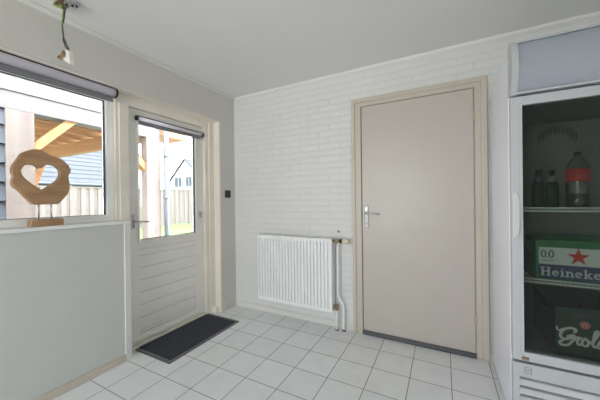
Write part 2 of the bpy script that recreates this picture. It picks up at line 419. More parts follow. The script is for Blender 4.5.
h = MB(); h.tube([(DF + 0.008, 2.112, 1.065), (DF + 0.008, 2.112, 1.130)], 0.009); h.box(DF, DF + 0.006, 2.098, 2.126, 1.075, 1.125, 0.002)
h.build('door_hinge', M['chrome'], door)  # hinge on the right stile of the garden door

# roller blinds
def blind(loc, y0, y1, zc, xc, r, drop, label):
    t = thing('roller_blind', loc, label, 'blind')
    MB().tube([(xc, y0, zc), (xc, y1, zc)], r, 20).build('blind_tube', M['alu'], t)
    MB().box(xc - 0.004, xc - 0.001, y0 + 0.01, y1 - 0.01, zc - drop, zc).build('fabric', M['fabric'], t)
    MB().box(xc - 0.009, xc + 0.004, y0 + 0.008, y1 - 0.008, zc - drop - 0.012, zc - drop + 0.016, 0.003).build('hem_bar', M['fabric'], t)
    for a in (y0 - 0.012, y1):
        MB().tube([(xc, a, zc), (xc, a + 0.012, zc)], r + 0.006, 20).build('end_cap', M['black'], t)
    MB().box(xc - 0.005, xc + r * 0.45, y0, y1, zc + r * 0.93, zc + r * 0.93 + 0.008, 0.001).build('mounting_rail', M['black'], t)
    return t
blind((-2.262, 0.1, 2.09), WY0 + 0.03, 1.205, 2.088, -2.2465, 0.031, 0.060, 'long charcoal roller blind rolled up over the window')
blind((-2.312, 1.77, 1.955), 1.425, 2.125, 1.963, -2.3135, 0.0165, 0.040, 'short charcoal roller blind rolled up on the garden door')

# door_2 (interior door) and its frame
fy = YB - 0.028
f = MB()
FX0, FX1, FT = -0.757, 0.303, 2.175
for (a, b_) in ((FX0, FX0 + 0.085), (FX1 - 0.085, FX1)): f.box(a, b_, YB - 0.022, YB + 0.03, 0, FT, 0.003)
f.box(FX0, FX1, YB - 0.022, YB + 0.03, FT - 0.075, FT, 0.003)
f.box(FX0, FX0 + 0.032, YB - 0.036, YB - 0.02, 0, FT, 0.004); f.box(FX1 - 0.045, FX1, YB - 0.036, YB - 0.02, 0, FT, 0.004)
f.box(FX0, FX1, YB - 0.036, YB - 0.02, FT - 0.04, FT, 0.004)
st(f.build('trim_9', M['beigeframe']), 'beige architrave around the plain interior door', 'frame')
LX0, LX1 = -0.664, 0.212
lf = MB().box(LX0, LX1, YB - 0.020, YB - 0.001, 0.035, 2.095, 0.002)
d2 = st(lf.build('door_2', M['beige']), 'plain flush beige interior door', 'door')
gp = MB(); gp.box(FX0 + 0.083, LX0 + 0.001, YB - 0.0125, YB - 0.003, 0.02, 2.10); gp.build('gap_shade_strip', M['rubber'], d2)  # dark strip in the leaf gap, in place of its shade
lp = MB().box(-0.645, -0.607, YB - 0.028, YB - 0.019, 0.985, 1.185, 0.004).build('lock_plate', M['steel2'], d2)
MB().tube([(-0.626, YB - 0.024, 1.115), (-0.626, YB - 0.068, 1.115), (-0.616, YB - 0.075, 1.115), (-0.505, YB - 0.075, 1.109)], 0.0085).build('door_handle', M['chrome'], lp)
MB().box(-0.636, -0.616, YB - 0.031, YB - 0.027, 1.135, 1.170, 0.002).build('lock_cylinder', M['chrome'], lp)
MB().tube([(-0.626, YB - 0.031, 1.02), (-0.626, YB - 0.027, 1.02)], 0.006).build('keyhole', M['black'], lp)
for z in (1.885, 1.11, 0.295):
    MB().tube([(LX1 + 0.003, YB - 0.029, z - 0.045), (LX1 + 0.003, YB - 0.029, z + 0.045)], 0.0065).build('hinge', M['beigeframe'], d2)
    
th = MB(); th.box(FX0 + 0.085, FX1 - 0.085, YB - 0.040, YB, 0, 0.034, 0.004)
st(th.build('trim_10', M['dark']), 'dark grey threshold under the interior door', 'threshold')

# light switch
sw = thing('light_switch', (XL, 2.395, 1.32), 'small black square light switch on the wall right of the garden door', 'switch')
MB().box(XL, XL + 0.009, 2.350, 2.440, 1.277, 1.363, 0.003).build('switch_frame', M['black'], sw)
for z0, z1 in ((1.287, 1.318), (1.322, 1.353)):
    MB().box(XL + 0.009, XL + 0.014, 2.362, 2.428, z0, z1, 0.002).build('rocker', M['black'], sw)

# ------------------------------------------------------------------ door mat
mt = thing('door_mat', (-2.10, 1.775, 0), 'charcoal rectangular door mat with grey border before the garden door', 'mat')
MB().box(-2.335, -1.865, 1.370, 2.178, 0.0, 0.006, 0.002).build('mat_border', M['matedge'], mt)
MB().box(-2.300, -1.895, 1.402, 2.146, 0.004, 0.011, 0.002).build('mat_pile', M['carpet'], mt)
rb = MB(); 
for a in ((-2.335, -1.865, 1.370, 1.378), (-2.335, -1.865, 2.170, 2.178), (-1.873, -1.865, 1.370, 2.178)): rb.box(a[0], a[1], a[2], a[3], 0.0, 0.0075, 0.001)
rb.build('rubber_edge', M['dark'], mt)

# ------------------------------------------------------------------ radiator
ra = thing('radiator', (-1.37, YB, 0), 'white ribbed panel radiator mounted low on the brick wall', 'radiator')
RX0, RX1, RZ0, RZ1, RY = -1.802, -0.938, 0.172, 0.868, 2.412
r = MB()
nr = 23; pitch = (RX1 - RX0 - 0.03) / nr
prof = [(RX0, RY + 0.014), (RX0, RY + 0.004), (RX0 + 0.006, RY)]
for k in range(nr):
    a = RX0 + 0.015 + k * pitch
    prof += [(a + pitch * 0.10, RY), (a + pitch * 0.16, RY + 0.022), (a + pitch * 0.54, RY + 0.022), (a + pitch * 0.60, RY)]
prof += [(RX1 - 0.006, RY), (RX1, RY + 0.004), (RX1, RY + 0.014)]
# ribbed middle with flat bands at top and bottom
vs0 = prof
bm = r.bm
def strip(z0, z1, deep0, deep1):
    A = [bm.verts.new((x, RY + (y - RY) * deep0, z0)) for x, y in vs0]; B = [bm.verts.new((x, RY + (y - RY) * deep1, z1)) for x, y in vs0]
    for i in range(len(A) - 1): bm.faces.new((A[i], A[i + 1], B[i + 1], B[i]))
strip(RZ0 + 0.040, RZ1 - 0.040, 1, 1)
strip(RZ0 + 0.030, RZ0 + 0.040, 0.15, 1); strip(RZ1 - 0.040, RZ1 - 0.030, 1, 0.15)
strip(RZ0, RZ0 + 0.030, 0.15, 0.15); strip(RZ1 - 0.030, RZ1, 0.15, 0.15)
bmesh.ops.remove_doubles(bm, verts=bm.verts[:], dist=1e-5)
r.box(RX0, RX1, RY + 0.023, RY + 0.033, RZ0, RZ1, 0.003)
rp = r.build('front_panel', M['rad'], ra)
MB().box(RX0 + 0.004, RX1 - 0.004, RY + 0.055, RY + 0.070, RZ0 + 0.01, RZ1 - 0.005, 0.003).build('rear_panel', M['rad'], ra)
tg = MB()
tg.box(RX0, RX1, RY, RY + 0.012, RZ1 - 0.004, RZ1 + 0.004, 0.002); tg.box(RX0, RX1, RY + 0.062, RY + 0.074, RZ1 - 0.004, RZ1 + 0.004, 0.002)
for k in range(44):
    x = RX0 + 0.01 + k * (RX1 - RX0 - 0.02) / 43; tg.box(x - 0.002, x + 0.002, RY + 0.01, RY + 0.064, RZ1 - 0.004, RZ1 + 0.003)
tg.build('top_grille', M['rad'], ra)
for x in (RX0, RX1 - 0.004):
    MB().box(x, x + 0.004, RY + 0.012, RY + 0.074, RZ0 + 0.02, RZ1 + 0.002).build('side_cover', M['rad'], ra)
for x in (RX0 + 0.12, RX1 - 0.12):
    MB().box(x - 0.015, x + 0.015, RY + 0.068, YB - 0.001, 0.25, 0.80).build('wall_bracket', M['rad'], ra)
# valves and pipes
vx = -0.900; vy = 2.452
v = MB(); v.tube([(RX1 - 0.002, vy, 0.850), (-0.868, vy, 0.850)], 0.012); v.tube([(vx, vy, 0.825), (vx, vy, 0.868)], 0.010); v.tube([(-0.925, vy, 0.85), (-0.912, vy, 0.85)], 0.017, 6)
va = v.build('upper_valve', M['brass'], ra)
MB().tube([(-0.872, vy, 0.850), (-0.862, vy, 0.850), (-0.842, vy, 0.850)], [0.017, 0.021, 0.021], 16).build('collar', M['black'], va)
MB().tube([(-0.842, vy, 0.850), (-0.812, vy, 0.850), (-0.790, vy, 0.850), (-0.786, vy, 0.850)], [0.022, 0.024, 0.022, 0.017], 18).build('thermostat_knob', M['ivory'], va)
v = MB(); v.tube([(RX1 - 0.002, vy, 0.225), (-0.902, vy, 0.225)], 0.012); v.tube([(-0.905, vy, 0.245), (-0.905, vy, 0.190)], 0.012); v.tube([(-0.930, vy, 0.225), (-0.918, vy, 0.225)], 0.018, 6)
v.tube([(-0.905, vy, 0.21), (-0.905, vy, 0.195)], 0.016, 6)
v.build('lower_valve', M['brass'], ra)
pts = catmull([(-0.895, vy, 0.83), (-0.895, vy, 0.60), (-0.895, vy, 0.345), (-0.888, vy + 0.003, 0.310), (-0.858, vy + 0.012, 0.262), (-0.846, vy + 0.016, 0.220), (-0.845, vy + 0.016, 0.15), (-0.845, vy + 0.016, 0.0)], 5, False)
MB().tube(pts, 0.0085, 12).build('supply_pipe', M['rad'], ra)
MB().tube([(-0.907, vy, 0.195), (-0.907, vy, 0.0)], 0.0085, 12).build('return_pipe', M['rad'], ra)
MB().tube([(-0.845, vy + 0.016, 0.0), (-0.845, vy + 0.016, 0.008)], 0.020, 16).build('pipe_collar', M['dark'], ra)
MB().tube([(-0.907, vy, 0.0), (-0.907, vy, 0.006)], 0.017, 16).build('pipe_collar', M['dark'], ra)
wp = MB(); wp.tube([(-0.905, YB, 0.932), (-0.905, YB - 0.006, 0.932)], 0.013, 6)
tag(wp.build('wall_plug', M['matedge'], None, (-0.905, YB, 0.932)), 'tiny grey plug in the brick wall above the radiator valve', 'wall plug')

# ------------------------------------------------------------------ wooden heart sculpture
hs = thing('heart_sculpture', (-2.255, 0.785, 1.10), 'carved brown wooden slab with a heart cutout on the window sill', 'sculpture')
outl = [(0.622, 1.437), (0.626, 1.475), (0.646, 1.510), (0.668, 1.553), (0.697, 1.573), (0.73, 1.588), (0.765, 1.586), (0.795, 1.566), (0.825, 1.554), (0.862, 1.545), (0.890, 1.525),
        (0.914, 1.495), (0.922, 1.465), (0.908, 1.43), (0.911, 1.400), (0.916, 1.36), (0.907, 1.318), (0.885, 1.283), (0.868, 1.262), (0.848, 1.243), (0.790, 1.240), (0.730, 1.240), (0.707, 1.256), (0.680, 1.29), (0.655, 1.325), (0.628, 1.352), (0.622, 1.385), (0.630, 1.41)]
heart = [(0.772, 1.322), (0.735, 1.352), (0.704, 1.382), (0.684, 1.412), (0.681, 1.442), (0.695, 1.466), (0.718, 1.477), (0.742, 1.474), (0.766, 1.458), (0.786, 1.478), (0.812, 1.486), (0.840, 1.477), (0.858, 1.454), (0.860, 1.422), (0.845, 1.388), (0.812, 1.355)]
hc = catmull(heart[1:], 4, False)
hc = [heart[0]] + hc
outl = [(0.773 + (a - 0.772) * 0.93, 1.24 + (b_ - 1.24) * 0.97) for a, b_ in outl]
heart = [(0.766 + (a - 0.772) * 1.08, 1.322 + (b_ - 1.322) * 1.06) for a, b_ in heart]
hc = [heart[0]] + catmull(heart[1:], 4, False)
oc = catmull(outl, 4)
cu = bpy.data.curves.new('slab_outline', 'CURVE'); cu.dimensions = '2D'; cu.fill_mode = 'BOTH'; cu.extrude = 0.0165; cu.bevel_depth = 0.0035; cu.bevel_resolution = 2
for P in (oc, hc):
    sp = cu.splines.new('POLY'); sp.points.add(len(P) - 1); sp.use_cyclic_u = True
    for q, p in zip(sp.points, P): q.co = (p[0] - 0.785, p[1] - 1.10, 0, 1)
tmp = bpy.data.objects.new('tmp', cu); C.objects.link(tmp)
dg = bpy.context.evaluated_depsgraph_get(); dg.update()
me = bpy.data.meshes.new_from_object(tmp.evaluated_get(dg)); bpy.data.objects.remove(tmp)
me.transform(Matrix(((0, 0, 1, 0), (1, 0, 0, 0), (0, 1, 0, 0), (0, 0, 0, 1))))
me.materials.clear(); me.materials.append(M['sculpt'])
slab = bpy.data.objects.new('slab', me); C.objects.link(slab); slab.parent = hs
for y in (0.7525, 0.8165):
    MB().tube([(-2.255, y, 1.135), (-2.255, y, 1.265)], 0.0035, 10).build('rod', M['chrome'], hs)
MB().box(-2.290, -2.220, 0.708, 0.868, 1.0995, 1.142, 0.003).build('base', M['sculpt'], hs)

# ------------------------------------------------------------------ bare ceiling wires
cw = thing('ceiling_wiring', (-2.03, 0.80, HZ), 'loose lamp wires with white terminal block hanging from the ceiling', 'wiring')
MB().box(-2.075, -1.985, 0.775, 0.835, HZ - 0.010, HZ, 0.002).build('ceiling_plate', M['brass'], cw)
k = MB(); k.box(-1.985, -1.93, 0.79, 0.850, HZ - 0.030, HZ - 0.018, 0.002); k.bar((-1.99, 0.80, HZ - 0.012), (-1.94, 0.83, HZ - 0.026), 0.012, 0.004)
k.build('bracket', M['chrome'], cw)
k = MB()
for x, y in ((-1.975, 0.80), (-1.955, 0.82), (-1.94, 0.835)): k.tube([(x, y, HZ - 0.040), (x, y, HZ - 0.014)], 0.006)
k.build('screw', M['black'], cw)
def wire(P, r, m, name='wire'): return MB().tube(catmull(P, 6, False), r, 8).build(name, m, cw)
wire([(-2.07, 0.79, HZ - 0.008), (-2.045, 0.80, HZ - 0.030), (-2.025, 0.81, HZ - 0.034), (-2.03, 0.81, HZ - 0.065), (-2.045, 0.81, HZ - 0.11), (-2.058, 0.81, 2.34), (-2.048, 0.81, 2.27), (-2.025, 0.81, 2.20), (-1.985, 0.81, 2.166)], 0.004, M['blackwire'])
wire([(-2.00, 0.80, HZ - 0.004), (-2.015, 0.81, HZ - 0.03), (-2.024, 0.81, HZ - 0.06), (-2.044, 0.812, HZ - 0.10), (-2.062, 0.812, 2.35), (-2.058, 0.812, 2.28), (-2.018, 0.812, 2.215), (-1.985, 0.812, 2.170)], 0.0035, M['blackwire'])
wire([(-2.02, 0.79, HZ - 0.004), (-2.02, 0.80, HZ - 0.035), (-2.034, 0.806, HZ - 0.07), (-2.050, 0.806, HZ - 0.11), (-2.052, 0.806, 2.34), (-2.036, 0.806, 2.27), (-2.038, 0.806, 2.23), (-1.985, 0.806, 2.165)], 0.0035, M['blackwire'])
wire([(-2.055, 0.79, HZ - 0.010), (-2.030, 0.803, HZ - 0.028), (-2.021, 0.803, HZ - 0.045), (-2.027, 0.801, HZ - 0.075), (-2.043, 0.803, HZ - 0.115), (-2.052, 0.804, 2.32)], 0.003, M['green'])
wire([(-2.09, 0.78, HZ - 0.006), (-2.06, 0.79, HZ - 0.024), (-2.03, 0.80, HZ - 0.030)], 0.005, M['green'])
tb = MB(); tb.prism([(-2.030, 2.175), (-1.962, 2.150), (-1.945, 2.065), (-2.022, 2.108)], 1, 0.800, 0.820)
tbo = tb.build('terminal_block', M['block'], cw)
for (a, b_) in (((-2.018, 2.165), (-2.052, 2.118)), ((-2.004, 2.160), (-2.030, 2.103)), ((-2.000, 2.150), (-1.988, 2.113)), ((-2.02, 2.15), (-2.066, 2.132))):
    MB().tube([(a[0], 0.798, a[1]), (b_[0], 0.788, b_[1])], 0.004, 8).build('terminal_screw', M['brass'], tbo)

# ------------------------------------------------------------------ lettering from strokes
class Strokes:
    def __init__(s): s.b = MB(); s.n = 0
    def seg(s, P, w, depth=0.0008, f=lambda x, z, y: (x, y, z), joints=True, y0=0.0):
        for (a, b_) in zip(P, P[1:]):
            dx, dz = b_[0] - a[0], b_[1] - a[1]; L = math.hypot(dx, dz)
            if L < 1e-7: continue
            nx, nz = -dz / L * w / 2, dx / L * w / 2
            q = [(a[0] + nx, a[1] + nz), (b_[0] + nx, b_[1] + nz), (b_[0] - nx, b_[1] - nz), (a[0] - nx, a[1] - nz)]
            s.n += 1; dd = depth + (s.n % 23) * 0.00003
            F = [s.b.bm.verts.new(f(x, z, y0 - dd)) for x, z in q]; B = [s.b.bm.verts.new(f(x, z, y0)) for x, z in q]
            s.b.bm.faces.new(F); s.b.bm.faces.new(B[::-1])
            for i in range(4): s.b.bm.faces.new((F[i], B[i], B[(i + 1) % 4], F[(i + 1) % 4]))
        if joints:
            for a in P:
                q = [(a[0] + w / 2 * math.cos(t * PI / 4), a[1] + w / 2 * math.sin(t * PI / 4)) for t in range(8)]
                s.n += 1; dd = depth + (s.n % 23) * 0.00003
                F = [s.b.bm.verts.new(f(x, z, y0 - dd)) for x, z in q]; B = [s.b.bm.verts.new(f(x, z, y0)) for x, z in q]
                s.b.bm.faces.new(F); s.b.bm.faces.new(B[::-1])
                for i in range(8): s.b.bm.faces.new((F[i], B[i], B[(i + 1) % 8], F[(i + 1) % 8]))
def arc(cx, cz, rx, rz, a0, a1, n=14):
    return [(cx + rx * math.cos(math.radians(a0 + (a1 - a0) * i / n)), cz + rz * math.sin(math.radians(a0 + (a1 - a0) * i / n))) for i in range(n + 1)]
def slab_glyph(ch):
    """slab serif letters: list of (polyline, width), advance; x-height .68, cap 1"""
    s, t = 0.17, 0.09
    if ch == 'H': return [([(0.18, 0), (0.18, 1)], s), ([(0.68, 0), (0.68, 1)], s), ([(0.18, 0.5), (0.68, 0.5)], 0.11), ([(0.02, 0.045), (0.34, 0.045)], t), ([(0.52, 0.045), (0.84, 0.045)], t), ([(0.02, 0.955), (0.34, 0.955)], t), ([(0.52, 0.955), (0.84, 0.955)], t)], 0.92
    if ch == 'e': return [(arc(0.30, 0.34, 0.22, 0.27, 0, 315), 0.14), ([(0.10, 0.36), (0.52, 0.36)], 0.09)], 0.64
    if ch == 'i': return [([(0.20, 0), (0.20, 0.66)], s), ([(0.02, 0.045), (0.38, 0.045)], t), ([(0.04, 0.63), (0.22, 0.63)], t), ([(0.20, 0.86), (0.20, 0.93)], 0.18)], 0.42
    if ch == 'n': return [([(0.18, 0), (0.18, 0.66)], s), (arc(0.36, 0.40, 0.18, 0.20, 150, 0) + [(0.54, 0)], 0.15), ([(0.02, 0.045), (0.32, 0.045)], t), ([(0.42, 0.045), (0.70, 0.045)], t), ([(0.03, 0.63), (0.18, 0.63)], t)], 0.74
    if ch == 'k': return [([(0.18, 0), (0.18, 1)], s), ([(0.20, 0.28), (0.54, 0.60)], 0.11), ([(0.32, 0.38), (0.56, 0.05)], 0.15), ([(0.02, 0.045), (0.34, 0.045)], t), ([(0.03, 0.955), (0.18, 0.955)], t), ([(0.42, 0.045), (0.70, 0.045)], t), ([(0.40, 0.62), (0.66, 0.62)], t)], 0.74
    if ch == '0': return [(arc(0.26, 0.5, 0.20, 0.42, 0, 360, 20), 0.13)], 0.52
    if ch == '.': return [([(0.09, 0.04), (0.09, 0.17)], 0.14)], 0.20

# ------------------------------------------------------------------ fridge
FXA, FXB, FYF, FYK, FH = 0.318, 0.990, 1.803, 2.445, 2.035
fr = thing('display_fridge', (0.65, 2.1, 0), 'tall white upright drinks fridge with glass door and louvred base', 'fridge')
bd = MB()
BY = 1.853
wl = 0.042
bd.box(FXA, FXA + wl, BY, FYK, 0.03, FH - 0.015, 0.003); bd.box(FXB - wl, FXB, BY, FYK, 0.03, FH - 0.015, 0.003)
bd.box(FXA + wl - 0.002, FXB - wl + 0.002, FYK - 0.04, FYK, 0.03, FH - 0.015)
bd.box(FXA + wl - 0.002, FXB - wl + 0.002, BY, FYK - 0.038, 1.745, FH - 0.015)
bd.box(FXA + wl - 0.002, FXB - wl + 0.002, BY, FYK - 0.038, 0.03, 0.40)
bd.build('cabinet', M['fridge'], fr)
ln = MB(); a0, a1 = FXA + wl, FXB - wl
ln.box(a0, a0 + 0.004, BY + 0.004, FYK - 0.042, 0.402, 1.743); ln.box(a1 - 0.004, a1, BY + 0.004, FYK - 0.042, 0.402, 1.743)
ln.box(a0, a1, FYK - 0.046, FYK - 0.042, 0.402, 1.743); ln.box(a0, a1, BY + 0.004, FYK - 0.042, 1.738, 1.743); ln.box(a0, a1, BY + 0.004, FYK - 0.042, 0.402, 0.408)
ln.build('liner', M['liner'], fr)
for x0, x1, y in ((FXA + 0.02, FXA + 0.08, BY + 0.03), (FXB - 0.08, FXB - 0.02, BY + 0.03), (FXA + 0.02, FXA + 0.08, FYK - 0.09), (FXB - 0.08, FXB - 0.02, FYK - 0.09)):
    MB().box(x0, x1, y, y + 0.06, 0, 0.032, 0.002).build('foot', M['black'], fr)
# curved header
def hp_(off): 
    c = [(1.806, 1.785), (1.778, 1.83), (1.757, 1.88), (1.750, 1.93), (1.757, 1.985), (1.775, 2.035), (1.790, 2.058)]
    return [(y + off, z) for y, z in c]
side = catmull(hp_(0), 3, False)
for x0, x1 in ((FXA, FXA + 0.030), (FXB - 0.030, FXB)):
    MB().prism(side + [(1.815, 2.062), (BY, 2.04), (BY, 1.785)], 0, x0, x1).build('header_end_cap', M['fridgeframe'], fr)
sg = catmull(hp_(0.012), 4, False)
sgo = MB().prism([(y, min(z, 2.046)) for y, z in sg] + [(1.845, 2.046), (1.845, 1.785)], 0, FXA + 0.030, FXB - 0.030).build('sign_panel', M['sign'], fr)
for z0, z1, y in ((1.786, 1.797, 1.797), (2.046, 2.056, 1.785)):
    MB().box(FXA + 0.028, FXB - 0.028, y - 0.003, BY, z0, z1, 0.002).build('header_rail', M['fridgeframe'], fr)
# door
dr = MB(); X0, X1, Z0, Z1 = FXA + 0.002, FXB - 0.002, 0.388, 1.776
gw0, gw1, gz0, gz1 = 0.368, 0.940, 0.438, 1.727
dr.box(X0, gw0, FYF, BY - 0.004, Z0, Z1, 0.005); dr.box(gw1, X1, FYF, BY - 0.004, Z0, Z1, 0.005)
dr.box(gw0 - 0.003, gw1 + 0.003, FYF, BY - 0.004, gz1, Z1, 0.004); dr.box(gw0 - 0.003, gw1 + 0.003, FYF, BY - 0.004, Z0, gz0, 0.004)
do = dr.build('door', M['fridgeframe'], fr)
gk = MB()
for (xa, xb, za, zb) in ((gw0 - 0.013, gw0, gz0 - 0.012, gz1 + 0.012), (gw1, gw1 + 0.013, gz0 - 0.012, gz1 + 0.012), (gw0 - 0.013, gw1 + 0.013, gz1, gz1 + 0.012), (gw0 - 0.013, gw1 + 0.013, gz0 - 0.012, gz0)):
    gk.box(xa, xb, FYF - 0.003, FYF + 0.004, za, zb, 0.001)
gk.build('inner_bead', M['fridgeframe'], do)
MB().box(gw0 - 0.002, gw1 + 0.002, FYF + 0.012, FYF + 0.018, gz0 - 0.002, gz1 + 0.002).build('pane', M['fglass'], do)
hd = [(0.322, 1.275), (0.336, 1.274), (0.345, 1.262), (0.352, 1.225), (0.353, 1.155), (0.352, 1.085), (0.345, 1.050), (0.336, 1.038), (0.322, 1.037)]
hb = MB(); hb.prism(hd, 1, FYF - 0.016, FYF + 0.002)
hb.build('door_handle', M['handlew'], do, bevel=0.003)
lk = MB(); lk.tube([(0.372, FYF + 0.002, 0.405), (0.372, FYF - 0.006, 0.405)], 0.0085, 14)
lk.box(0.357, 0.388, FYF - 0.003, FYF, 0.397, 0.413, 0.001); lk.build('lock', M['brass'], do)
MB().box(FXA + 0.01, FXB - 0.01, FYF + 0.03, BY, 0.376, 0.387).build('door_gap_shade', M['black'], fr)  # black strip painting the shade of the gap below the door
# base grille
gr = MB()
gr.box(X0, X1, FYF + 0.004, BY - 0.001, 0.30, 0.374, 0.004)
gr.box(X0, 0.350, FYF + 0.004, BY - 0.001, 0.05, 0.302, 0.003); gr.box(X1 - 0.028, X1, FYF + 0.004, BY - 0.001, 0.05, 0.302, 0.003)
gr.box(X0, X1, FYF + 0.004, BY - 0.001, 0.04, 0.08, 0.003)
go = gr.build('base_panel', M['fridgeframe'], fr)
MB().box(0.348, X1 - 0.026, FYF + 0.030, BY - 0.003, 0.075, 0.302).build('louvre_shade_backing', M['slot'], go)  # dark backing in place of the shade between the louvres
for k in range(5):
    z = 0.286 - k * 0.0455
    MB().prism([(FYF + 0.006, z - 0.030), (FYF + 0.004, z - 0.024), (FYF + 0.016, z - 0.004), (FYF + 0.032, z), (FYF + 0.032, z - 0.008)], 0, 0.348, X1 - 0.026).build('louvre', M['handlew'], go)
bg = Strokes()
yb = FYF + 0.003
for z in (0.327, 0.357): bg.seg([(0.370, z), (0.398, z)], 0.002, y0=yb + 0.001, joints=False)
for x in (0.370, 0.398): bg.seg([(x, 0.327), (x, 0.357)], 0.002, y0=yb + 0.001, joints=False)
bg.seg([(0.373, 0.342), (0.395, 0.342)], 0.003, y0=yb + 0.001, joints=False)
bg.b.build('badge', M['matedge'], go)
# wire shelves
for z, nm in ((1.172, 'wire_shelf'), (0.792, 'wire_shelf')):
    s = MB(); y0, y1 = 1.872, 2.385; xa, xb = a0 + 0.012, a1 - 0.012
    loop = [(xa, y1, z), (xa, y0 + 0.02, z), (xa + 0.008, y0, z), (xb - 0.008, y0, z), (xb, y0 + 0.02, z), (xb, y1, z)]
    s.tube(loop, 0.0045, 8); s.tube([(p[0], p[1], z + 0.017) for p in loop], 0.004, 8)
    for k in range(26):
        x = xa + 0.02 + k * (xb - xa - 0.04) / 25; s.tube([(x, y0, z + 0.001), (x, y1, z + 0.001)], 0.0015, 6)
    s.tube([(xa, 2.1, z - 0.003), (xb, 2.1, z - 0.003)], 0.003, 6); s.tube([(xa, y1, z), (xb, y1, z)], 0.003, 6)
    s.build(nm, M['shelfw'], fr)
for x in (a0 + 0.006, a1 - 0.006):
    for y in (1.93, 2.33):
        MB().box(x - 0.003, x + 0.003, y - 0.008, y + 0.008, 0.42, 1.70).build('shelf_rail', M['liner'], fr)
# curved fan grille on the fridge back
fg = MB()
for kk in range(15):
    x = 0.575 + kk * 0.0135; u = (kk - 7) / 7.5
    top = 1.715 - 0.055 * u * u; bot = 1.665 - 0.075 * u * u
    fg.box(x - 0.0035, x + 0.0035, FYK - 0.052, FYK - 0.046, bot, top)
fg.build('fan_grille', M['liner2'], fr)

# ------------------------------------------------------------------ drinks
def beer(x, y, z, lab, label):
    t = thing('beer_bottle', (x, y, z), label, 'bottle', None)
    p = [(0.030, 0), (0.0325, 0.004), (0.0325, 0.125), (0.031, 0.140), (0.022, 0.162), (0.0155, 0.180), (0.0135, 0.215), (0.0145, 0.218), (0.0145, 0.224)]
    MB().lathe(p, x, y, z).build('glass_body', M['bottle'], t)
    MB().lathe([(0.0158, 0.222), (0.0158, 0.230), (0.012, 0.234)], x, y, z).build('crown_cap', M['bottle'], t)
    MB().lathe([(0.0245, 0.160), (0.0172, 0.180), (0.0152, 0.198), (0.015, 0.198)], x, y, z).build('neck_label', lab, t)
    return t
sz = 1.1765
beer(0.515, 2.155, sz, M['neckblue'], 'dark green beer bottle with blue neck label at far left of the upper fridge shelf')
beer(0.592, 2.205, sz, M['neck'], 'dark green beer bottle with pale neck label, second from left on the upper fridge shelf')
ck = thing('cola_bottle', (0.695, 2.165, sz), 'large clear plastic cola bottle with red label on the upper fridge shelf', 'bottle')
cx, cy = 0.695, 2.165
pp = [(0.040, 0), (0.049, 0.006), (0.052, 0.04), (0.050, 0.085), (0.053, 0.115), (0.053, 0.215), (0.052, 0.235), (0.044, 0.262), (0.027, 0.292), (0.0165, 0.305), (0.0135, 0.312), (0.0135, 0.318)]
MB().lathe(pp, cx, cy, sz, 28).build('plastic_body', M['pet'], ck)
MB().lathe([(0.038, 0.004), (0.047, 0.008), (0.050, 0.04), (0.0482, 0.082), (0.0482, 0.085)], cx, cy, sz, 28).build('cola', M['cola'], ck)
lb = MB().lathe([(0.0535, 0.158), (0.0542, 0.160), (0.0542, 0.228), (0.0535, 0.230)], cx, cy, sz, 28).build('label_band', M['red'], ck)
MB().lathe([(0.016, 0.310), (0.016, 0.326), (0.0145, 0.329)], cx, cy, sz, 18).build('cap', M['redcap'], ck)
ws = Strokes()
def cyl(x, z, y):
    t = x / 0.0545 - 2.14 + PI / 2; R = 0.0546 + (-y)
    return (cx + R * math.sin(t - 0.25), cy - R * math.cos(t - 0.25), sz + z)
def script_small(word, x0, z0, h):
    G = {'C': arc(0.3, 0.5, 0.3, 0.5, 50, 320), 'o': arc(0.22, 0.25, 0.2, 0.25, 0, 360), 'c': arc(0.22, 0.25, 0.2, 0.25, 50, 320),
         'a': arc(0.22, 0.25, 0.2, 0.25, 10, 360) + [(0.42, 0.4), (0.42, 0.02), (0.5, 0.02)], '-': [(0.05, 0.3), (0.3, 0.34)], 'l': [(0.05, 0.1), (0.25, 0.8), (0.2, 1.0), (0.1, 0.8), (0.12, 0.05), (0.25, 0.05)]}
    A = {'C': 0.66, 'o': 0.48, 'c': 0.46, 'a': 0.54, '-': 0.36, 'l': 0.32}
    x = x0
    for ch in word:
        ws.seg([(x + p[0] * h, z0 + p[1] * h) for p in G[ch]], h * 0.12, 0.0004, cyl, False); x += A[ch] * h
script_small('Coca-Cola', 0.020, 0.178, 0.026)
ws.b.build('lettering', M['palered'], lb)

